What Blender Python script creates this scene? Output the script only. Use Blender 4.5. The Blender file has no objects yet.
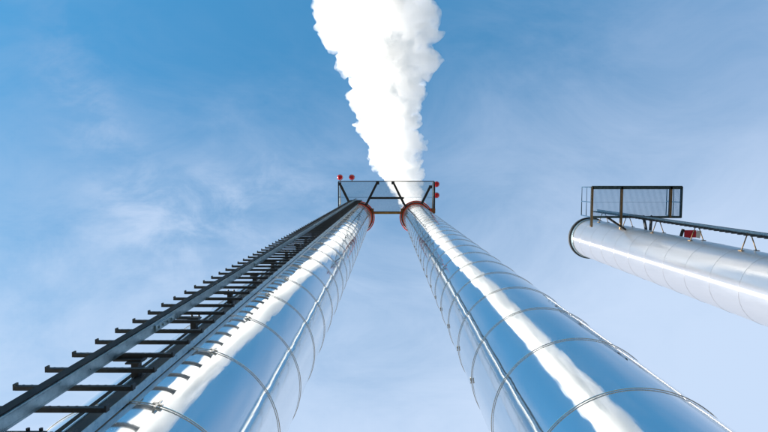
import bpy, bmesh, math, random
from math import sin, cos, pi, radians, sqrt, atan2
from mathutils import Vector, Matrix, noise

random.seed(11)
sc = bpy.context.scene
COL = sc.collection

# ------------------------------------------------------------------ camera
F = 512.0                                   # focal length in 768-wide pixels (24 mm)
CAMZ = 1.6
fwd = Vector((-3, 36, F)).normalized()      # a little off the zenith
right = Vector((1, 0, 0)); right = (right - fwd * right.dot(fwd)).normalized()
down = fwd.cross(right)
if down.y < 0:
    down = -down
cd = bpy.data.cameras.new('camera'); cam = bpy.data.objects.new('camera', cd); COL.objects.link(cam)
cd.sensor_width = 36; cd.lens = 24; cd.clip_start = 0.05; cd.clip_end = 9000
up = -down
M = Matrix((right, up, -fwd)).transposed().to_4x4(); M.translation = Vector((0, 0, CAMZ))
cam.matrix_world = M
sc.camera = cam


def P(px, py, h):
    """world point seen at pixel (768x432 frame) at height h above the camera"""
    d = fwd * F + right * (px - 384) + down * (py - 216)
    d = d * (h / d.z)
    return Vector((d.x, d.y, CAMZ + h))


# ------------------------------------------------------------------ materials
def new_mat(name):
    m = bpy.data.materials.new(name); m.use_nodes = True
    nt = m.node_tree
    return m, nt, nt.nodes['Principled BSDF'], nt.links


def nz(nt, scale, detail=4, rough=.6, src='Object', stretch=None):
    tc = nt.nodes.new('ShaderNodeTexCoord'); n = nt.nodes.new('ShaderNodeTexNoise')
    n.inputs['Scale'].default_value = scale; n.inputs['Detail'].default_value = detail
    n.inputs['Roughness'].default_value = rough
    if stretch:
        mp = nt.nodes.new('ShaderNodeMapping'); mp.inputs['Scale'].default_value = stretch
        nt.links.new(tc.outputs[src], mp.inputs[0]); nt.links.new(mp.outputs[0], n.inputs['Vector'])
    else:
        nt.links.new(tc.outputs[src], n.inputs['Vector'])
    return n


def ramp(nt, src, stops):
    r = nt.nodes.new('ShaderNodeValToRGB')
    e = r.color_ramp.elements
    while len(e) < len(stops):
        e.new(.5)
    for k, (p, c) in enumerate(stops):
        e[k].position = p; e[k].color = (*c, 1) if len(c) == 3 else c
    nt.links.new(src, r.inputs[0])
    return r


def mottled(name, c1, c2, metal=0., r1=.4, r2=.6, scale=9., bump=0.):
    m, nt, b, L = new_mat(name)
    n = nz(nt, scale, 6, .65)
    r = ramp(nt, n.outputs[0], [(.35, c1), (.65, c2)])
    L.new(r.outputs[0], b.inputs['Base Color'])
    rr = ramp(nt, n.outputs[0], [(.3, (r1,) * 3), (.7, (r2,) * 3)])
    L.new(rr.outputs[0], b.inputs['Roughness'])
    b.inputs['Metallic'].default_value = metal
    if bump:
        bp = nt.nodes.new('ShaderNodeBump'); bp.inputs['Strength'].default_value = bump; bp.inputs['Distance'].default_value = .004
        n2 = nz(nt, scale * 8, 4)
        L.new(n2.outputs[0], bp.inputs['Height']); L.new(bp.outputs[0], b.inputs['Normal'])
    return m


def steel(name, col, rough, aniso=0., streak=.03, wav=.05, brush=None, haze=0.):
    m, nt, b, L = new_mat(name)
    b.inputs['Metallic'].default_value = 1
    n = nz(nt, 1.6, 5, .6, stretch=(3.2, 3.2, .5))
    r = ramp(nt, n.outputs[0], [(.35, tuple(c * .93 for c in col)), (.7, col)])
    L.new(r.outputs[0], b.inputs['Base Color'])
    r2 = ramp(nt, n.outputs[0], [(.35, (rough,) * 3), (.75, (rough + streak,) * 3)])
    L.new(r2.outputs[0], b.inputs['Roughness'])
    if aniso:
        b.inputs['Anisotropic'].default_value = aniso
        t = nt.nodes.new('ShaderNodeTangent'); t.direction_type = 'RADIAL'; t.axis = 'Z'
        L.new(t.outputs[0], b.inputs['Tangent'])
        b.inputs['Anisotropic Rotation'].default_value = 0.0
    bp = nt.nodes.new('ShaderNodeBump'); bp.inputs['Strength'].default_value = wav; bp.inputs['Distance'].default_value = .01
    n2 = nz(nt, 5., 3, .5, stretch=(1, 1, .45))
    L.new(n2.outputs[0], bp.inputs['Height']); L.new(bp.outputs[0], b.inputs['Normal'])
    if brush:
        # fine circumferential polishing marks scatter light up and down the tube
        g = nt.nodes.new('ShaderNodeBsdfAnisotropic'); g.inputs['Color'].default_value = (*col, 1)
        g.inputs['Roughness'].default_value = brush[1]; g.inputs['Anisotropy'].default_value = brush[2]; g.inputs['Rotation'].default_value = brush[3]
        t = nt.nodes.new('ShaderNodeTangent'); t.direction_type = 'RADIAL'; t.axis = 'Z'
        L.new(t.outputs[0], g.inputs['Tangent'])
        mx = nt.nodes.new('ShaderNodeMixShader'); mx.inputs[0].default_value = brush[0]
        L.new(b.outputs[0], mx.inputs[1]); L.new(g.outputs[0], mx.inputs[2])
        last = mx
        if haze:                                  # dull oxide film
            df = nt.nodes.new('ShaderNodeBsdfDiffuse'); df.inputs['Color'].default_value = (.74, .74, .80, 1)
            last = nt.nodes.new('ShaderNodeMixShader'); last.inputs[0].default_value = haze
            L.new(mx.outputs[0], last.inputs[1]); L.new(df.outputs[0], last.inputs[2])
        L.new(last.outputs[0], nt.nodes['Material Output'].inputs['Surface'])
    return m


MAT = {}
MAT['mirror'] = steel('polished_steel', (.90, .93, .95), .02, streak=.11, wav=.08, brush=(.15, .50, .48, 0.))
MAT['brushed'] = steel('brushed_steel', (.88, .89, .93), .17, streak=.05, wav=.015, brush=(.55, .5, .935, 0.), haze=.11)
MAT['band'] = mottled('strap_steel', (.72, .70, .66), (.84, .82, .77), 1., .2, .32, 14)
MAT['flange'] = mottled('flange_steel', (.70, .70, .72), (.82, .82, .84), 1., .3, .4, 6)
MAT['galv'] = mottled('galvanised_steel', (.30, .42, .47), (.48, .60, .64), .95, .25, .42, 22, .3)
MAT['rung'] = mottled('dark_galvanised_steel', (.018, .022, .026), (.05, .058, .064), .4, .5, .7, 18, .3)
MAT['dark'] = mottled('dark_painted_steel', (.015, .018, .022), (.04, .045, .05), .2, .45, .6, 12, .2)
MAT['tealdark'] = mottled('weathered_zinc', (.03, .06, .075), (.09, .15, .17), .7, .35, .55, 10, .2)
MAT['black'] = mottled('stile_shade_black', (.006, .007, .009), (.014, .016, .018), .0, .7, .9, 12)  # near-black tone for the shade on the stile's front face
MAT['grate'] = mottled('grating_steel', (.05, .22, .38), (.09, .30, .48), .3, .4, .55, 10)
MAT['ochre'] = mottled('ochre_painted_steel', (.33, .17, .03), (.48, .27, .05), .0, .4, .6, 9, .2)
MAT['brown'] = mottled('weathered_brown_steel', (.13, .085, .04), (.25, .17, .08), .2, .4, .6, 9, .2)
MAT['rust'] = mottled('brown_primer', (.16, .06, .02), (.30, .13, .04), .0, .55, .75, 12, .3)
MAT['red'] = mottled('red_paint', (.78, .045, .014), (.85, .09, .02), .0, .3, .45, 6)
MAT['crimson'] = mottled('crimson_paint', (.50, .010, .035), (.62, .02, .05), .0, .35, .5, 6)
MAT['redlens'] = mottled('red_lens', (.60, .006, .012), (.70, .015, .02), .0, .12, .2, 5)
MAT['white'] = mottled('white_paint', (.72, .72, .72), (.82, .82, .82), .0, .4, .55, 7)
MAT['concrete'] = mottled('concrete', (.22, .21, .20), (.34, .33, .31), .0, .8, .95, 3, .5)


def ground_mat():
    m, nt, b, L = new_mat('yard_gravel')
    n = nz(nt, .12, 8, .7)
    n2 = nz(nt, 14, 4, .7)
    r = ramp(nt, n.outputs[0], [(.3, (.07, .068, .062)), (.7, (.14, .135, .125))])
    r2 = ramp(nt, n2.outputs[0], [(.3, (.55, .55, .55)), (.7, (1, 1, 1))])
    mx = nt.nodes.new('ShaderNodeMix'); mx.data_type = 'RGBA'; mx.blend_type = 'MULTIPLY'; mx.inputs[0].default_value = 1
    L.new(r.outputs[0], mx.inputs[6]); L.new(r2.outputs[0], mx.inputs[7]); L.new(mx.outputs[2], b.inputs['Base Color'])
    b.inputs['Roughness'].default_value = .95
    return m


# ------------------------------------------------------------------ mesh helpers
class MB:
    def __init__(self):
        self.v, self.f, self.s = [], [], []

    def box(self, c, sx, sy, sz):
        c = Vector(c); self.bar(c - Vector((0, 0, sz / 2)), c + Vector((0, 0, sz / 2)), sx, sy, Vector((1, 0, 0)))

    def bar(self, a, b, w, h, side=None):
        """box beam from a to b, w along side, h along the other axis"""
        a, b = Vector(a), Vector(b); d = (b - a).normalized()
        if side is None:
            side = Vector((0, 0, 1)).cross(d)
            if side.length < 1e-4:
                side = Vector((1, 0, 0))
        side = Vector(side); side = (side - d * side.dot(d)).normalized(); o = d.cross(side)
        n = len(self.v)
        for q in (a, b):
            for i, j in ((-1, -1), (1, -1), (1, 1), (-1, 1)):
                self.v.append(q + side * (w / 2 * i) + o * (h / 2 * j))
        for f in ((3, 2, 1, 0), (4, 5, 6, 7), (0, 1, 5, 4), (1, 2, 6, 5), (2, 3, 7, 6), (3, 0, 4, 7)):
            self.f.append([n + k for k in f]); self.s.append(False)

    def tube(self, pts, r, n=8, closed=False):
        pts = [Vector(p) for p in pts]; K = len(pts); base = len(self.v); prev = None
        for i, p in enumerate(pts):
            if closed:
                t = pts[(i + 1) % K] - pts[i - 1]
            else:
                t = pts[min(i + 1, K - 1)] - pts[max(i - 1, 0)]
            t.normalize()
            if prev is None:
                s = t.cross(Vector((0, 0, 1)))
                if s.length < 1e-3:
                    s = t.cross(Vector((0, 1, 0)))
            else:
                s = prev - t * prev.dot(t)
            s.normalize(); prev = s; o = t.cross(s)
            for k in range(n):
                a = 2 * pi * k / n
                self.v.append(p + s * (r * cos(a)) + o * (r * sin(a)))
        for i in range(K if closed else K - 1):
            j = (i + 1) % K
            for k in range(n):
                k2 = (k + 1) % n
                self.f.append([base + i * n + k, base + i * n + k2, base + j * n + k2, base + j * n + k]); self.s.append(True)
        if not closed:
            self.f.append([base + k for k in range(n)][::-1]); self.s.append(False)
            self.f.append([base + (K - 1) * n + k for k in range(n)]); self.s.append(False)

    def ring(self, c, R, r, n=96, m=8):
        self.tube([Vector(c) + Vector((R * cos(2 * pi * k / n), R * sin(2 * pi * k / n), 0)) for k in range(n)], r, m, True)

    def lathe(self, c, prof, n=96, closed=False):
        c = Vector(c); base = len(self.v); K = len(prof)
        for R, z in prof:
            for k in range(n):
                a = 2 * pi * k / n; self.v.append(c + Vector((R * cos(a), R * sin(a), z)))
        for i in range(K if closed else K - 1):
            j = (i + 1) % K
            for k in range(n):
                k2 = (k + 1) % n
                self.f.append([base + i * n + k, base + i * n + k2, base + j * n + k2, base + j * n + k]); self.s.append(True)

    def build(self, name, mat, parent=None, kind=None, sharp=True):
        me = bpy.data.meshes.new(name); me.from_pydata([tuple(v) for v in self.v], [], self.f)
        me.polygons.foreach_set('use_smooth', self.s); me.update()
        bm = bmesh.new(); bm.from_mesh(me); bmesh.ops.recalc_face_normals(bm, faces=bm.faces); bm.to_mesh(me); bm.free()
        if sharp:
            me.set_sharp_from_angle(angle=radians(40))
        me.materials.append(mat)
        return link(name, me, parent, kind)


def link(name, me, parent=None, kind=None):
    o = bpy.data.objects.new(name, me); COL.objects.link(o)
    if parent is not None:
        o.parent = parent
        o.matrix_parent_inverse = Matrix.Translation(-abs_loc(parent))
    if kind:
        o['kind'] = kind
    return o


def abs_loc(o):
    l = o.location.copy(); p = o.parent
    return l if p is None else ORI[o.name]


ORI = {}


def thing(name, label, cat, loc=(0, 0, 0), group=None):
    o = bpy.data.objects.new(name, None); COL.objects.link(o); o.location = loc; o.empty_display_size = .3
    o['label'] = label; o['category'] = cat
    if group:
        o['group'] = group
    ORI[o.name] = Vector(loc)
    return o


def part(mb, name, mat, parent, **k):
    """link mb (built in world coordinates) under a thing or a part"""
    off = ORI[parent.name]
    mb.v = [Vector(v) - off for v in mb.v]
    me_o = mb.build(name, mat, None, **k)
    me_o.parent = parent
    ORI[me_o.name] = off
    return me_o


# ------------------------------------------------------------------ setting
gm = ground_mat()
mb = MB(); S = 3000
mb.v = [Vector((-S, -S, 0)), Vector((S, -S, 0)), Vector((S, S, 0)), Vector((-S, S, 0))]; mb.f = [[0, 1, 2, 3]]; mb.s = [False]
mb.build('ground', gm, None, 'structure')

# ------------------------------------------------------------------ chimneys
R1, D1 = .70, 2.53
CL = Vector((-1.545, 2.005, 0)); CR = Vector((1.565, 1.99, 0))
TOP1 = CAMZ + 28.75
R3 = .955; C3 = Vector((10.30, 2.945, 0)); TOP3 = CAMZ + 26.0


def shell(c, R, top, ringz, seed, amp, n=160, pinch=.003):
    """cladding tube: gently barrelled between straps, with the oil-canning of thin sheet"""
    zs = []
    z = .25
    marks = [q for q in ringz if .3 < q < top - .05]
    marks = [.25] + marks + [top]
    for a, b in zip(marks, marks[1:]):
        k = max(3, int((b - a) / .1))
        for i in range(k):
            zs.append((a + (b - a) * i / k, i / k))
    zs.append((top, 0.))
    mb = MB(); N = len(zs); rr_ = random.Random(int(seed * 10)); off = Vector((0, 0, 0))
    for z, t in zs:
        if t == 0:
            off = Vector((rr_.uniform(-.4, .4), rr_.uniform(-.4, .4), rr_.uniform(-.3, .3)))
        bul = pinch * (1 - (2 * t - 1) ** 4) - pinch
        for k in range(n):
            a = 2 * pi * k / n
            q = Vector((cos(a) * 1.7 + seed, sin(a) * 1.7, z * 1.1)) + off
            d = noise.noise(q) * amp + noise.noise(q * 2.3) * amp * .35
            env = min(1, 6 * min(t, 1 - t)) if t > 0 else 0
            r = R + bul + d * (.35 + .65 * env)
            mb.v.append(c + Vector((r * cos(a), r * sin(a), z)))
    for i in range(N - 1):
        for k in range(n):
            k2 = (k + 1) % n
            mb.f.append([i * n + k, i * n + k2, (i + 1) * n + k2, (i + 1) * n + k]); mb.s.append(True)
    # inner flue, down from the rim
    base = len(mb.v)
    for r, z in ((R - .04, top), (R - .06, top - 3)):
        for k in range(n):
            a = 2 * pi * k / n; mb.v.append(c + Vector((r * cos(a), r * sin(a), z)))
    for k in range(n):
        k2 = (k + 1) % n
        mb.f.append([(N - 1) * n + k, (N - 1) * n + k2, base + k2, base + k]); mb.s.append(False)
        mb.f.append([base + k, base + k2, base + n + k2, base + n + k]); mb.s.append(True)
    return mb


def chimney(name, label, c, R, top, ringz, mat, seed, latch_az, group=None, amp=.0010, band_r=.0041, latch=True, collars=True):
    t = thing(name, label, 'chimney', c, group)
    part(shell(c, R, top, ringz, seed, amp), 'cladding', mat, t, sharp=False)
    pl = MB(); pl.lathe(c, [(0, 0), (R + .45, 0), (R + .45, .22), (R + .41, .25), (0, .25)], 64)
    part(pl, 'foundation', MAT['concrete'], t)
    fl = MB(); fl.lathe(c, [(R + .003, .25), (R + .14, .25), (R + .14, .28), (R + .012, .28), (R + .012, .42), (R + .003, .42)], 96)
    part(fl, 'base_flange', MAT['flange'], t)
    for z in ringz:
        if z > top - .1:
            continue
        b = MB(); b.ring(c + Vector((0, 0, z)), R + .004, band_r, 128, 8)
        bo = part(b, 'clamp_strap', MAT['band'] if latch else mat, t)
        if latch:
            a = radians(latch_az + random.uniform(-4, 4)); u = Vector((cos(a), sin(a), 0)); tg = Vector((-u.y, u.x, 0))
            p = c + u * (R + .012) + Vector((0, 0, z))
            l = MB(); l.bar(p - Vector((0, 0, .05)), p + Vector((0, 0, .05)), .014, .012, tg)
            l.bar(p - tg * .03, p + tg * .03, .012, .02, u)
            part(l, 'latch', MAT['band'], bo)
    return t


zL = [CAMZ + 2.93 - .97 * 4 + .97 * k for k in range(1, 32)]
zL = [z for z in zL if .6 < z < TOP1 - .3]
zR = [CAMZ + 3.10 + 1.0 * k for k in range(-4, 30)]
zR = [z for z in zR if .6 < z < TOP1 - .3]
GP = 'twin mirror polished chimneys'
chL = chimney('polished_chimney', 'mirror polished steel chimney with a long rung ladder running up its side', CL, R1, TOP1, zL, MAT['mirror'], 3.1, -74, GP)
chR = chimney('polished_chimney', 'mirror polished steel chimney below the white steam, without a ladder', CR, R1, TOP1, zR, MAT['mirror'], 17.7, 172, GP)
z3 = [CAMZ + 1.0 + 1.25 * k for k in range(-1, 21)]
ch3 = chimney('brushed_chimney', 'wide dull silver chimney standing apart, with a dark flange at its mouth', C3, R3, TOP3, z3, MAT['brushed'], 41.3, 60, None, amp=.0003, band_r=.003, latch=False)


def flat_ring(c, z0, z1, r0, r1, n=96):
    m = MB(); m.lathe(c, [(r0, z0), (r1, z0), (r1, z1), (r0, z1)], n, True); return m


for ch, c in ((chL, CL), (chR, CR)):
    part(flat_ring(c, TOP1 - .02, TOP1 + .07, R1 - .05, R1 + .05), 'rim_flange', MAT['flange'], ch)
    dc = MB(); q = TOP1 - 1.15
    dc.lathe(c, [(R1 + .002, q - .13), (R1 + .125, q), (R1 + .125, q + .03), (R1 + .002, q + .03)], 96)
    part(dc, 'drip_collar', MAT['white'], ch)
    rr = MB(); rr.ring(c + Vector((0, 0, TOP1 - 1.35)), R1 + .16, .03, 96, 8)
    for k in range(6):
        a = 2 * pi * (k + .3) / 6; u = Vector((cos(a), sin(a), 0))
        rr.bar(c + u * (R1 - .01) + Vector((0, 0, TOP1 - 1.35)), c + u * (R1 + .15) + Vector((0, 0, TOP1 - 1.35)), .035, .02)
    part(rr, 'guard_ring', MAT['red'], ch)
    part(flat_ring(c, TOP1 - 1.45, TOP1 - 1.38, R1 + .006, R1 + .055), 'marker_ring', MAT['red'], ch)
part(flat_ring(C3, TOP3 - .10, TOP3 + .04, R3 - .06, R3 + .10), 'mouth_flange', MAT['dark'], ch3)
part(flat_ring(C3, TOP3 - .34, TOP3 - .22, R3 + .004, R3 + .045), 'stiffening_ring', MAT['galv'], ch3)

# ------------------------------------------------------------------ ladders
def ladder(label, xr, y0, zt, zb, rung_dx, n_rungs, rung_sp, half, stack_c, R, bz, conduit=True, veebr=False, th=.024):
    t = thing('access_ladder', label, 'ladder', (xr, y0, zb))
    # one central C-section stile with a groove facing the climber
    st = MB()
    wx, dy = .070, .065
    st.bar((xr, y0 - .006, zb), (xr, y0 - .006, zt), wx, .012, (1, 0, 0))
    for s in (-1, 1):
        st.bar((xr + s * (wx / 2 - .006), y0 - dy / 2 - .007, zb), (xr + s * (wx / 2 - .006), y0 - dy / 2 - .007, zt), .012, dy - .012, (1, 0, 0))
        st.bar((xr + s * (wx / 2 - .0125), y0 - dy - .004, zb), (xr + s * (wx / 2 - .0125), y0 - dy - .004, zt), .025, .010, (1, 0, 0))
    part(st, 'stile', MAT['galv'], t)
    gr = MB(); gr.bar((xr - .004, y0 - dy - .012, zb), (xr - .004, y0 - dy - .012, zt), wx - .012, .008, (1, 0, 0)); part(gr, 'stile_shade_strip', MAT['black'], t)  # added black strip: paints the stile's unlit front face dark
    # splice plates on the stile
    z = zb + 2.3
    while z < zt - 1:
        sp = MB(); sp.bar((xr + wx / 2 + .006, y0 - .032, z - .16), (xr + wx / 2 + .006, y0 - .032, z + .16), .010, .045, (1, 0, 0))
        for q in (-.11, -.04, .04, .11):
            sp.bar((xr + wx / 2 + .0105, y0 - .032, z + q), (xr + wx / 2 + .022, y0 - .032, z + q), .018, .018)
        part(sp, 'splice_plate', MAT['galv'], t)
        z += 2.8

    def rung(mb, z):
        a, b = xr + rung_dx - half, xr + rung_dx + half
        y = y0 + .016
        mb.bar((a, y, z), (b, y, z), th, th, (0, 1, 0))
        for q in (a, b):                                  # upturned anti-slip ends
            sg = -1 if q == a else 1
            mb.bar((q + sg * .006, y - .006, z - .012), (q + sg * .006, y - .005, z + th - .004), .010, th + .010, (1, 0, 0))
        k = a + .03
        while k < b - .02:                                # serrated tread
            mb.bar((k, y, z + .0115), (k, y, z + .018), .012, .022, (1, 0, 0)); k += .045
    zs = [zb + .15 + rung_sp * k for k in range(n_rungs)]
    first = None
    for z in zs[:100]:
        if first is None:
            m = MB(); rung(m, z); first = part(m, 'rung', MAT['rung'], t); z_first = z
        else:
            o = first.copy(); COL.objects.link(o); o.parent = t; o.location = (0, 0, z - z_first)
    if len(zs) > 100:
        m = MB()
        for z in zs[100:]:
            rung(m, z)
        part(m, 'rung', MAT['rung'], t, kind='stuff')
    for z in bz:                                          # stand-off brackets back to the chimney
        m = MB()
        if not veebr:
            x = xr + .115
            sy = stack_c.y - sqrt(max(R * R - (x - stack_c.x) ** 2, 0))
            m.bar((xr - .02, y0 + .036, z), (xr + .16, y0 + .036, z), .012, .06, (0, 1, 0))
            for q in (-.03, .03):
                m.tube([(x + q, y0 + .02, z + .035), (x + q, y0 + .06, z + .035)], .009, 6)
            m.bar((x - .045, y0 + .047, z), (x + .045, y0 + .047, z), .01, .11, (0, 1, 0))
            m.bar((x, y0 + .05, z), (x, sy - .002, z), .045, .05, (1, 0, 0))
            m.bar((x - .07, sy - .012 + .01, z), (x + .05, sy - .055, z), .012, .09, (0, 1, 0))
        else:
            for s in (-1, 1):
                x = stack_c.x + s * .22
                sy = stack_c.y - sqrt(R * R - (x - stack_c.x) ** 2)
                m.bar((xr + s * .05, y0 + .02, z), (x, sy + .01, z - .02), .024, .022)
                m.bar((x, sy - .01, z - .09), (x, sy - .01, z + .05), .09, .02, (1, 0, 0))
            m.bar((xr - .1, y0 + .012, z), (xr + .1, y0 + .012, z), .03, .05, (0, 1, 0))
        part(m, 'stand_off_bracket', MAT['dark'] if not veebr else MAT['brown'], t)
    if conduit:
        for az_, off, r in ((258, .028, .011), (263, .030, .014)):      # cables clipped to the cladding beside the ladder
            u = Vector((cos(radians(az_)), sin(radians(az_)), 0)); p = Vector((stack_c.x, stack_c.y, 0)) + u * (R + off)
            m = MB(); m.tube([p + Vector((0, 0, .4)), p + Vector((0, 0, zt - 1.8))], r, 10); part(m, 'cable', MAT['rung'], t)
        for az_ in (268.5,):
            u = Vector((cos(radians(az_)), sin(radians(az_)), 0)); p = Vector((stack_c.x, stack_c.y, 0)) + u * (R + .030)
            m = MB(); m.bar(p + Vector((0, 0, .5)), p + Vector((0, 0, zt - 1.9)), .085, .045, Vector((-u.y, u.x, 0))); part(m, 'stile_reflection_strip', MAT['rung'], t)  # added dark strip standing in for the stile's reflection in the cladding
            for sg in (-1, 1):
                q = p + Vector((-u.y, u.x, 0)) * (.046 * sg)
                m = MB(); m.bar(q + Vector((0, 0, .5)), q + Vector((0, 0, zt - 1.9)), .006, .052, Vector((-u.y, u.x, 0))); part(m, 'reflection_strip_edge', MAT['galv'], t)  # light edges of the added reflection strip
    return t


lad1 = ladder('dark single stile rung ladder with conduits, bolted along the left polished chimney', -1.725, 1.11, CAMZ + 28.9, CAMZ + 1.655 - .15,
              .024, 104, .2612, .315, CL, R1, [CAMZ + 2.22 + .985 * k for k in range(27)])
lad3 = ladder('dark rung ladder held by V brackets along the wide dull silver chimney', 10.30, 1.52, CAMZ + 25.1, CAMZ + 1.6,
              0., 90, .2612, .31, C3, R3, [CAMZ + 2.3 + 2.45 * k for k in range(10)], conduit=False, veebr=True, th=.042)


# ------------------------------------------------------------------ platforms
def grating(x0, x1, y0, y1, z, holes, sp, w, d, cross):
    """bearing bars along y every sp, cross rods along x; cut round the chimneys"""
    m = MB()

    def cut(a0, a1, fixed, along_y):
        segs = [(a0, a1)]
        for c, r in holes:
            cc, oc = (c.y, c.x) if along_y else (c.x, c.y)
            q = r * r - (fixed - oc) ** 2
            if q <= 0:
                continue
            q = sqrt(q); out = []
            for s0, s1 in segs:
                if cc + q <= s0 or cc - q >= s1:
                    out.append((s0, s1)); continue
                if cc - q > s0:
                    out.append((s0, cc - q))
                if cc + q < s1:
                    out.append((cc + q, s1))
            segs = out
        return [s for s in segs if s[1] - s[0] > .03]
    n = int((x1 - x0) / sp)
    for k in range(1, n):
        x = x0 + (x1 - x0) * k / n
        for a, b in cut(y0, y1, x, True):
            m.bar((x, a, z), (x, b, z), w, d, (1, 0, 0))
    n = int((y1 - y0) / cross)
    for k in range(1, n):
        y = y0 + (y1 - y0) * k / n
        for a, b in cut(x0, x1, y, False):
            m.bar((a, y, z + d * .3), (b, y, z + d * .3), w * 1.2, w * 1.2, (0, 1, 0))
    return m


HP = 27.7
ZP = CAMZ + HP
A = P(338.5, 181.3, HP); Bc = P(434, 213, HP)
px0, px1, py0, py1 = A.x, Bc.x, A.y, Bc.y + .02
pf = thing('service_platform', 'grated service platform with dark braces joining the tops of the twin polished chimneys', 'platform', ((px0 + px1) / 2, py0, ZP))
HOLES = [(CL, R1 + .10), (CR, R1 + .10)]
part(grating(px0 + .03, px1 - .03, py0 + .03, py1 - .03, ZP, HOLES, .04, .014, .03, .62), 'floor_grating', MAT['grate'], pf)
m = MB(); m.bar((px0, py0, ZP - .02), (px1, py0, ZP - .02), .05, .12, (0, 1, 0)); part(m, 'front_beam', MAT['dark'], pf)
m = MB(); m.bar((px0, py0 + .03, ZP - .02), (px0, py1 - .3, ZP - .02), .05, .12, (1, 0, 0)); part(m, 'side_beam', MAT['dark'], pf)
m = MB(); m.bar((px1, py0 + .03, ZP - .02), (px1, py1, ZP - .02), .10, .14, (1, 0, 0)); part(m, 'side_beam', MAT['dark'], pf)
# cross beam between the inner braces, and the ochre beam between the chimneys
a, b = P(369, 198, HP - .1), P(404, 198, HP - .1)
m = MB(); m.bar(a, b, .11, .10, (0, 1, 0)); part(m, 'cross_beam', MAT['dark'], pf)
xi0, xi1 = CL.x + R1 + .03, CR.x - R1 - .03
yb = P(388, 213, HP - .1).y
m = MB(); m.bar((xi0, yb, ZP - .14), (xi1, yb, ZP - .14), .10, .08, (0, 1, 0)); part(m, 'tie_beam', MAT['ochre'], pf)
m = MB(); m.bar((xi0, yb - .02, ZP - .03), (xi1, yb - .02, ZP - .03), .12, .12, (0, 1, 0)); part(m, 'tie_beam', MAT['dark'], pf)
for x, y in ((xi0 + .02, yb - .1), (xi1 - .02, yb - .1)):
    m = MB(); m.box((x, y, ZP - .22), .16, .30, .22); m.box((x, y - .02, ZP - .36), .09, .16, .08); part(m, 'clamp_block', MAT['rust'], pf)
m = MB(); m.box((px1 - .08, py1 - .16, ZP - .16), .26, .24, .16); m.bar((px1 - .3, py1 - .22, ZP - .16), (px1 - .1, py1 - .12, ZP - .16), .1, .1); part(m, 'junction_box', MAT['rust'], pf)
# braces: from the outer edge in and down to the collar of each chimney
for (x0, y0), (x1, y1), c in (((339.5, 183), (349.5, 203), CL), ((377.5, 182), (366.5, 204), CL), ((393, 182), (404, 204), CR), ((430.5, 186), (421.5, 204), CR)):
    a = P(x0, y0, HP - .09); q = P(x1, y1, HP - .30)
    dirn = Vector((c.x - q.x, c.y - q.y, 0)); s = dirn.length - R1
    e = q + dirn.normalized() * s
    m = MB(); m.bar(a, q, .12, .11); m.bar(q, e, .115, .105)
    for p_ in (a,):
        m.box(p_ + Vector((0, .05, 0)), .17, .17, .05)
    part(m, 'brace', MAT['dark'], pf)
for c in (CL, CR):
    part(flat_ring(c, ZP - .30, ZP - .16, R1 + .01, R1 + .10), 'collar', MAT['dark'], pf)
# railings
rl = []
for hh, r in ((.55, .016), (1.1, .021)):
    m = MB(); m.tube([(px0, py1 - .4, ZP + hh), (px0, py0, ZP + hh), (px1, py0, ZP + hh), (px1, py1, ZP + hh)], r, 8)
    part(m, 'handrail', MAT['galv'] if hh < 1 else MAT['ochre'], pf)
for x, y in [(px0, py1 - .42), (px0, (py0 + py1) / 2)] + [(px0 + (px1 - px0) * k / 5, py0) for k in range(6)] + [(px1, (py0 + py1) / 2), (px1, py1)]:
    m = MB(); m.bar((x, y, ZP + .04), (x, y, ZP + 1.1), .04, .04); part(m, 'post', MAT['dark'], pf)

# ------------------------------------------------------------------ obstruction lights
LB = {'first': None}


def obstruction(label, px, py, out, h=28.0):
    c = P(px, py, h)
    t = thing('obstruction_light', label, 'warning light', c, 'red obstruction lights on the service platform')
    m = MB(); prof = [(.0, -.15)] + [(.148 * sin(a), -.15 * cos(a)) for a in [radians(q) for q in (15, 30, 45, 60, 75, 90)]] + [(.145, .06), (.12, .12), (.0, .14)]
    m.lathe(c, prof, 24); part(m, 'lens', MAT['redlens'], t)
    m = MB(); m.lathe(c + Vector((0, 0, .14)), [(0, 0), (.10, 0), (.10, .10), (.05, .14), (0, .14)], 20); part(m, 'housing', MAT['dark'], t)
    m = MB(); m.ring(c + Vector((0, 0, .03)), .153, .008, 24, 6)
    for k in range(4):
        aa = pi / 4 + k * pi / 2; u = Vector((cos(aa), sin(aa), 0)) * .154
        m.tube([c + u + Vector((0, 0, .03)), c + u + Vector((0, 0, .16)), c + u * .6 + Vector((0, 0, .2))], .007, 6)
    part(m, 'wire_guard', MAT['dark'], t)
    m = MB(); e = Vector(out); m.bar(c + Vector((0, 0, .22)), e + Vector((0, 0, c.z + .22 - e.z)), .04, .04)
    part(m, 'bracket', MAT['ochre'], t)


obstruction('red warning lamp at the outer left corner of the grated platform', 340, 177.3, (P(340, 177.3, 28).x, py0, 0))
obstruction('red warning lamp on the platform rail, just inward of the left corner lamp', 351.8, 177.3, (P(351.8, 177.3, 28).x, py0, 0))
obstruction('upper red warning lamp on the right edge of the grated platform, at its corner', 436.6, 184.2, (px1, P(436, 184.2, 28).y, 0))
obstruction('lower red warning lamp on the right edge, halfway along the platform side', 436.6, 195.3, (px1, P(436, 195.3, 28).y, 0))

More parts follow.
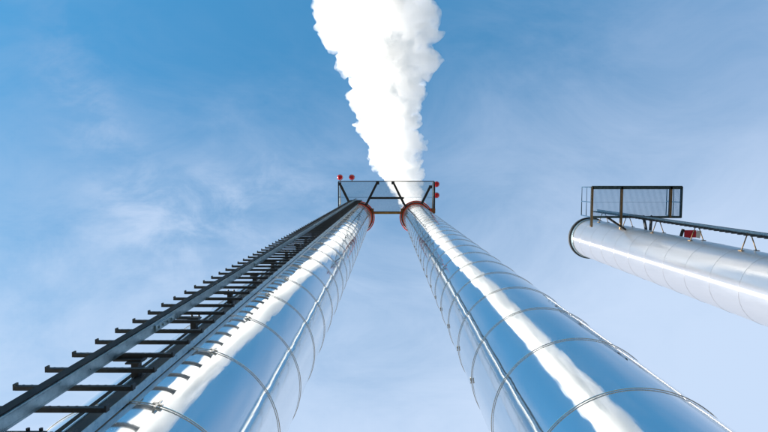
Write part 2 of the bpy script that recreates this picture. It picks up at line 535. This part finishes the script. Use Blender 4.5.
# ------------------------------------------------------------------ the third chimney's platform
H3 = 21.7; Z3 = CAMZ + H3
a = P(592, 187.5, H3); b = P(680, 217, H3)
qx0, qx1, qy0, qy1 = a.x, b.x, a.y, b.y
p3 = thing('inspection_platform', 'grated inspection platform with ochre beams beside the wide dull silver chimney', 'platform', ((qx0 + qx1) / 2, qy0, Z3))
part(grating(qx0, qx1, qy0, qy1, Z3, [], .036, .006, .022, .5), 'floor_grating', MAT['grate'], p3)
for nm, s, e, mt, w, hh in (
        ('long_beam', (qx0, qy0, Z3 - .03), (qx1, qy0, Z3 - .03), 'tealdark', .14, .12),
        ('long_beam', (qx0, qy1, Z3 - .03), (qx1, qy1, Z3 - .03), 'tealdark', .09, .10)):
    m = MB(); m.bar(s, e, w, hh, (0, 1, 0)); part(m, nm, MAT[mt], p3)
for x, mt, ext in ((qx0, 'brown', .42), (P(621, 200, H3).x, 'brown', .3), (P(670, 200, H3).x, 'brown', 0), (qx1, 'tealdark', 0)):
    e = qy1 + .035 + ext
    if ext:
        sy = C3.y - sqrt(max(R3 ** 2 - (x - C3.x) ** 2, 0)) if abs(x - C3.x) < R3 else qy1 + ext
        e = min(sy, qy1 + ext + .3)
    m = MB(); m.bar((x, qy0 - .04, Z3 - .04), (x, e, Z3 - .04), .085 if mt == 'brown' else .06, .10, (1, 0, 0)); part(m, 'cross_beam', MAT[mt], p3)
for px_ in (642, 650):
    s = Vector((P(px_, 216, H3).x, qy1 - .05, Z3 - .12)); ang = atan2(s.y - C3.y, s.x - C3.x)
    u = Vector((cos(ang), sin(ang), 0)); e = C3 + u * R3 + Vector((0, 0, Z3 - .75))
    m = MB(); m.bar(s, e, .08, .08); part(m, 'brace', MAT['dark'], p3)
for x in (qx0 + .6,):
    s = Vector((x, qy0 + .3, Z3 - .12)); ang = atan2(s.y - C3.y, s.x - C3.x)
    e = C3 + Vector((cos(ang), sin(ang), 0)) * R3 + Vector((0, 0, Z3 - .5))
    m = MB(); m.bar(Vector((x, qy1 - .02, Z3 - .1)), e, .08, .08); part(m, 'brace', MAT['dark'], p3)
for hh, r in ((.55, .018), (1.1, .024)):
    m = MB(); m.tube([(qx0, qy1, Z3 + hh), (qx0, qy0, Z3 + hh), (qx1, qy0, Z3 + hh), (qx1, qy1, Z3 + hh)], r, 8)
    part(m, 'handrail', MAT['tealdark'], p3)
for x, y in [(qx0, qy1), (qx1, qy1), (qx0, (qy0 + qy1) / 2), (qx1, (qy0 + qy1) / 2)] + [(qx0 + (qx1 - qx0) * k / 4, qy0) for k in range(5)]:
    m = MB(); m.bar((x, y, Z3 + .05), (x, y, Z3 + 1.1), .04, .04); part(m, 'post', MAT['galv'], p3)

# red and white guard panel on the ladder of the wide chimney
hg = 19.3
g = P(690, 232.5, hg)
pn = thing('guard_panel', 'red and white metal guard panel fixed behind the far chimney ladder', 'panel', g)
w2 = P(696, 230, hg).x - g.x
m = MB(); m.bar(g - Vector((w2 * .95, -.05, 0)), g + Vector((w2 * 1.0, .05, 0)), .28, .035, (.35, -1, 0)); part(m, 'red_plate', MAT['crimson'], pn)
m = MB(); m.bar(g + Vector((w2 * 1.02, .05, 0)), g + Vector((w2 * 1.8, .09, 0)), .27, .03, (.35, -1, 0)); part(m, 'white_plate', MAT['white'], pn)
m = MB(); m.bar(g + Vector((-w2 * 1.1, -.13, .03)), g + Vector((-w2 * 1.5, .2, .03)), .10, .05); part(m, 'frame', MAT['dark'], pn)
m = MB(); m.bar(g + Vector((0, 0, .02)), Vector((g.x, C3.y - sqrt(max(.02, R3 ** 2 - (g.x - C3.x) ** 2)), g.z + .02)), .05, .04); part(m, 'mount', MAT['dark'], pn)

# ------------------------------------------------------------------ steam plume
KEY = [  # px, py, height above camera, half width in px
    (415, 216, 28.0, 11.5), (413, 208, 28.9, 12), (411, 198, 29.9, 13.5), (407, 185, 31.0, 17), (401, 166, 32.6, 23), (395, 140, 34.9, 31),
    (388, 110, 37.6, 36), (386, 90, 39.4, 40), (388, 70, 41.3, 48), (385, 52, 43., 46), (386, 34, 44.6, 54), (377, 12, 46.7, 55), (372, -10, 49.0, 65), (364, -70, 55.0, 86), (352, -150, 63.0, 110), (335, -260, 74.0, 140), (320, -360, 84.0, 165)]





def plume():
    pts = [(P(x, y, h), w * .90 * h / F) for x, y, h, w in KEY]
    # arc length measured in local radii
    S_ = [0.]
    for (a, ra), (b, rb) in zip(pts, pts[1:]):
        S_.append(S_[-1] + (b - a).length / ((ra + rb) / 2))
    LEN = S_[-1]

    def at(s):
        s = max(0, min(LEN - 1e-4, s))
        i = max(k for k in range(len(S_) - 1) if S_[k] <= s)
        u = (s - S_[i]) / (S_[i + 1] - S_[i])
        p0 = pts[max(i - 1, 0)]; p1 = pts[i]; p2 = pts[i + 1]; p3_ = pts[min(i + 2, len(pts) - 1)]

        def cr(a, b, c, d):
            return .5 * ((2 * b) + (c - a) * u + (2 * a - 5 * b + 4 * c - d) * u * u + (3 * b - a - 3 * c + d) * u ** 3)
        return cr(p0[0], p1[0], p2[0], p3_[0]), max(.2, cr(p0[1], p1[1], p2[1], p3_[1]))
    rnd = random.Random(5)
    bm = bmesh.new()

    def ball(x, y, z, r):
        bmesh.ops.create_icosphere(bm, subdivisions=3, radius=r, matrix=Matrix.Translation((x, y, z)))
    z = 0.
    while z < LEN:
        ball(0, 0, z, .62); z += .22
    n = int(LEN * 42)
    for k in range(n):
        z = .9 + (LEN - .9) * (k + rnd.random()) / n
        a = rnd.uniform(0, 2 * pi); grow = min(1, .45 + z * .2)
        r = rnd.uniform(.13, .36) * (.6 + .4 * grow)
        rad = rnd.uniform(.68, 1.10) - r * .62
        ball(rad * cos(a), rad * sin(a), z, r)
    me = bpy.data.meshes.new('plume_source'); bm.to_mesh(me); bm.free()
    o = bpy.data.objects.new('plume_source', me); COL.objects.link(o)
    rm = o.modifiers.new('r', 'REMESH'); rm.mode = 'VOXEL'; rm.voxel_size = .05; rm.use_smooth_shade = True
    dg = bpy.context.evaluated_depsgraph_get()
    me2 = bpy.data.meshes.new_from_object(o.evaluated_get(dg))
    bpy.data.objects.remove(o); bpy.data.meshes.remove(me)
    nor = [v.normal.copy() for v in me2.vertices]
    for v, nn in zip(me2.vertices, nor):
        q = v.co; d = 0.
        for sc_, am in ((1.9, .17), (4.2, .125), (9., .065), (18., .025)):
            d += (2.6 * abs(noise.noise(q * sc_ + Vector((7.7, 3.1, sc_)))) - .62) * am
        v.co = q + nn * (d * min(1, max(.1, (q.z - .1) / 1.6)))
    o = bpy.data.objects.new('plume_source', me2); COL.objects.link(o)
    rm = o.modifiers.new('r', 'REMESH'); rm.mode = 'VOXEL'; rm.voxel_size = .036; rm.use_smooth_shade = True
    dg = bpy.context.evaluated_depsgraph_get()
    me3 = bpy.data.meshes.new_from_object(o.evaluated_get(dg))
    bpy.data.objects.remove(o); bpy.data.meshes.remove(me2); me2 = me3
    # drop the closed cavities left inside, keep the outer skin
    b2 = bmesh.new(); b2.from_mesh(me2); b2.verts.ensure_lookup_table()
    seen = bytearray(len(b2.verts)); best = []
    for v0 in b2.verts:
        if seen[v0.index]:
            continue
        seen[v0.index] = 1; stack = [v0]; isl = []
        while stack:
            q = stack.pop(); isl.append(q)
            for e in q.link_edges:
                o2 = e.other_vert(q)
                if not seen[o2.index]:
                    seen[o2.index] = 1; stack.append(o2)
        if len(isl) > len(best):
            best = isl
    keep = set(v_.index for v_ in best)
    bmesh.ops.delete(b2, geom=[v_ for v_ in b2.verts if v_.index not in keep], context='VERTS')
    b2.to_mesh(me2); b2.free()
    X = Vector((1, 0, 0))
    me2.update()
    for v in me2.vertices:
        q = v.co; c, r = at(q.z); c2, _ = at(min(q.z + .05, LEN - 1e-3)); c1, _ = at(max(0, min(q.z, LEN - .06) - .05))
        T = (c2 - c1).normalized(); U = (X - T * X.dot(T)).normalized(); V = T.cross(U)
        over = (q.z - max(0, min(LEN, q.z))) * r
        v.co = c + U * (q.x * r) + V * (q.y * r) + T * over
    me2.update()
    me2.name = 'steam_plume'
    m = bpy.data.materials.new('steam'); m.use_nodes = True; nt = m.node_tree
    for n_ in list(nt.nodes):
        if n_.type != 'OUTPUT_MATERIAL':
            nt.nodes.remove(n_)
    out = [n_ for n_ in nt.nodes if n_.type == 'OUTPUT_MATERIAL'][0]
    pv = nt.nodes.new('ShaderNodeVolumePrincipled')
    pv.inputs['Color'].default_value = (1, 1, 1, 1); pv.inputs['Density'].default_value = 1.5; pv.inputs['Anisotropy'].default_value = .15
    nt.links.new(pv.outputs[0], out.inputs['Volume'])
    geo = nt.nodes.new('ShaderNodeNewGeometry'); sp = nt.nodes.new('ShaderNodeSeparateXYZ'); nt.links.new(geo.outputs['Position'], sp.inputs[0])
    dr = nt.nodes.new('ShaderNodeMapRange'); nt.links.new(sp.outputs[2], dr.inputs['Value'])      # the steam thins as it spreads
    dr.interpolation_type = 'SMOOTHSTEP'
    dr.inputs['From Min'].default_value = 31; dr.inputs['From Max'].default_value = 56; dr.inputs['To Min'].default_value = 1.8; dr.inputs['To Max'].default_value = .28
    nn_ = nt.nodes.new('ShaderNodeTexNoise'); nt.links.new(geo.outputs['Position'], nn_.inputs['Vector'])
    nn_.inputs['Scale'].default_value = .75; nn_.inputs['Detail'].default_value = 4; nn_.inputs['Roughness'].default_value = .65
    n2_ = nt.nodes.new('ShaderNodeMapRange'); nt.links.new(nn_.outputs[0], n2_.inputs['Value'])
    n2_.inputs['From Min'].default_value = .36; n2_.inputs['From Max'].default_value = .62; n2_.inputs['To Min'].default_value = .06; n2_.inputs['To Max'].default_value = 1.7
    ml = nt.nodes.new('ShaderNodeMath'); ml.operation = 'MULTIPLY'
    nt.links.new(dr.outputs[0], ml.inputs[0]); nt.links.new(n2_.outputs[0], ml.inputs[1]); nt.links.new(ml.outputs[0], pv.inputs['Density'])
    me2.materials.clear(); me2.materials.append(m)
    ob = bpy.data.objects.new('steam_plume', me2); COL.objects.link(ob)
    ob['kind'] = 'stuff'; ob['label'] = 'billowing white steam plume rising from the mouth of the right polished chimney'; ob['category'] = 'steam'
    return ob


plume()

# ------------------------------------------------------------------ world: daylight sky with a thin veil of high cloud
AZ, EL = 174., 25.
w = bpy.data.worlds.new('World'); sc.world = w; w.use_nodes = True
nt = w.node_tree; L = nt.links
bg = nt.nodes['Background']
sky = nt.nodes.new('ShaderNodeTexSky'); sky.sky_type = 'NISHITA'; sky.sun_disc = False
sky.sun_elevation = radians(EL); sky.sun_rotation = radians(90 - AZ)
sky.air_density = 1.0; sky.dust_density = .3; sky.ozone_density = 1.6


def math_(op, a, b=None, clamp=False):
    n = nt.nodes.new('ShaderNodeMath'); n.operation = op; n.use_clamp = clamp
    for i, q in enumerate((a, b)):
        if q is None:
            continue
        if isinstance(q, (int, float)):
            n.inputs[i].default_value = q
        else:
            L.new(q, n.inputs[i])
    return n.outputs[0]


tint = nt.nodes.new('ShaderNodeMix'); tint.data_type = 'RGBA'; tint.blend_type = 'MULTIPLY'; tint.inputs[0].default_value = 1
L.new(sky.outputs[0], tint.inputs[6]); tint.inputs[7].default_value = (.34, 1.0, 1.14, 1)
clear = nt.nodes.new('ShaderNodeMix'); clear.data_type = 'RGBA'; clear.inputs[0].default_value = .65
L.new(tint.outputs[2], clear.inputs[6]); clear.inputs[7].default_value = (.24, 1.0, 1.98, 1)      # deep blue of the clean air overhead
tc = nt.nodes.new('ShaderNodeTexCoord'); sep = nt.nodes.new('ShaderNodeSeparateXYZ'); L.new(tc.outputs['Generated'], sep.inputs[0])
zz = math_('MAXIMUM', sep.outputs[2], .12)
u = math_('DIVIDE', sep.outputs[0], zz); v = math_('DIVIDE', sep.outputs[1], zz)      # position on a flat cloud layer
comb = nt.nodes.new('ShaderNodeCombineXYZ'); L.new(u, comb.inputs[0]); L.new(v, comb.inputs[1])
mp = nt.nodes.new('ShaderNodeMapping'); L.new(comb.outputs[0], mp.inputs[0])
mp.inputs['Rotation'].default_value = (0, 0, radians(-35)); mp.inputs['Scale'].default_value = (1.0, 1.9, 1)
n1 = nt.nodes.new('ShaderNodeTexNoise'); L.new(mp.outputs[0], n1.inputs['Vector'])
n1.inputs['Scale'].default_value = 2.6; n1.inputs['Detail'].default_value = 9; n1.inputs['Roughness'].default_value = .64; n1.inputs['Distortion'].default_value = .6
# the veil thickens towards +x and +y
g1 = math_('ADD', math_('MULTIPLY', u, .36), math_('MULTIPLY', v, .95))
w_ = math_('SQRT', math_('ADD', math_('MULTIPLY', u, u), math_('MULTIPLY', v, v)))
hz = math_('MINIMUM', math_('MULTIPLY', math_('MAXIMUM', math_('SUBTRACT', w_, .95), 0.), .55), 2.)      # longer path through the veil low in the sky
g2 = math_('ADD', math_('ADD', g1, .42), math_('ADD', hz, math_('MULTIPLY', math_('ABSOLUTE', u), .34)))
wisp = math_('MULTIPLY', math_('SUBTRACT', n1.outputs[0], .5), .8)
veil = math_('ADD', g2, wisp)
mr = nt.nodes.new('ShaderNodeMapRange'); mr.interpolation_type = 'SMOOTHSTEP'
mr.inputs['From Min'].default_value = -.05; mr.inputs['From Max'].default_value = 1.15; mr.inputs['To Max'].default_value = .9
L.new(veil, mr.inputs['Value'])
cl = nt.nodes.new('ShaderNodeMix'); cl.data_type = 'RGBA'


def gauss(x, w):
    q = math_('DIVIDE', x, w)
    return math_('POWER', 2.718, math_('MULTIPLY', math_('MULTIPLY', q, q), -1.))


mp2 = nt.nodes.new('ShaderNodeMapping'); L.new(comb.outputs[0], mp2.inputs[0])
mp2.inputs['Rotation'].default_value = (0, 0, radians(55)); mp2.inputs['Scale'].default_value = (1.0, 1.6, 1)
nw = nt.nodes.new('ShaderNodeTexNoise'); L.new(mp2.outputs[0], nw.inputs['Vector'])
nw.inputs['Scale'].default_value = 7.; nw.inputs['Detail'].default_value = 8; nw.inputs['Roughness'].default_value = .62; nw.inputs['Distortion'].default_value = .45
nm = nt.nodes.new('ShaderNodeMapRange'); nm.interpolation_type = 'SMOOTHSTEP'; L.new(nw.outputs[0], nm.inputs['Value'])
nm.inputs['From Min'].default_value = .36; nm.inputs['From Max'].default_value = .72
# two thin cirrus streaks lying in the cloud layer, broken up by the noise
b1 = math_('MULTIPLY', gauss(math_('SUBTRACT', u, math_('ADD', math_('MULTIPLY', v, .42), -.52)), .075), gauss(math_('ADD', v, .12), .20))
b2 = math_('MULTIPLY', gauss(math_('SUBTRACT', v, math_('ADD', math_('MULTIPLY', u, -.16), -.015)), .075), gauss(math_('ADD', u, .30), .24))
b3 = math_('MULTIPLY', gauss(math_('ADD', u, .42), .30), gauss(math_('SUBTRACT', v, .15), .10))
bs = math_('MULTIPLY', math_('ADD', math_('ADD', b1, math_('MULTIPLY', b2, 1.25)), math_('MULTIPLY', b3, .5)), math_('MULTIPLY', nm.outputs[0], .36))
tot = math_('ADD', mr.outputs[0], bs, True)
L.new(tot, cl.inputs[0]); L.new(clear.outputs[2], cl.inputs[6]); 
vc = nt.nodes.new('ShaderNodeMapRange'); vc.interpolation_type = 'SMOOTHSTEP'; L.new(v, vc.inputs['Value'])
vc.inputs['From Min'].default_value = -.45; vc.inputs['From Max'].default_value = .30
cc = nt.nodes.new('ShaderNodeMix'); cc.data_type = 'RGBA'; L.new(vc.outputs[0], cc.inputs[0])
cc.inputs[6].default_value = (1.35, 1.88, 2.8, 1); cc.inputs[7].default_value = (2.45, 2.95, 3.75, 1)
L.new(cc.outputs[2], cl.inputs[7])
L.new(cl.outputs[2], bg.inputs['Color']); bg.inputs['Strength'].default_value = .095

sd = bpy.data.lights.new('sun', 'SUN'); sd.energy = 4.8; sd.angle = radians(.53); sd.color = (1, .92, .80)
so = bpy.data.objects.new('sun', sd); COL.objects.link(so)
sdir = Vector((cos(radians(AZ)) * cos(radians(EL)), sin(radians(AZ)) * cos(radians(EL)), sin(radians(EL))))
so.rotation_euler = sdir.to_track_quat('Z', 'Y').to_euler(); so.location = (-20, 10, 40)

# ------------------------------------------------------------------ render settings
vs = sc.view_settings; vs.view_transform = 'Standard'; vs.look = 'None'; vs.gamma = 1; vs.exposure = 1.5; vs.use_curve_mapping = False
sc.render.engine = 'CYCLES'
cy = sc.cycles
cy.max_bounces = 64; cy.volume_bounces = 48; cy.glossy_bounces = 8; cy.diffuse_bounces = 4; cy.transmission_bounces = 4; cy.transparent_max_bounces = 16
cy.use_denoising = True; cy.volume_step_rate = .08; cy.volume_max_steps = 512
cy.caustics_reflective = True
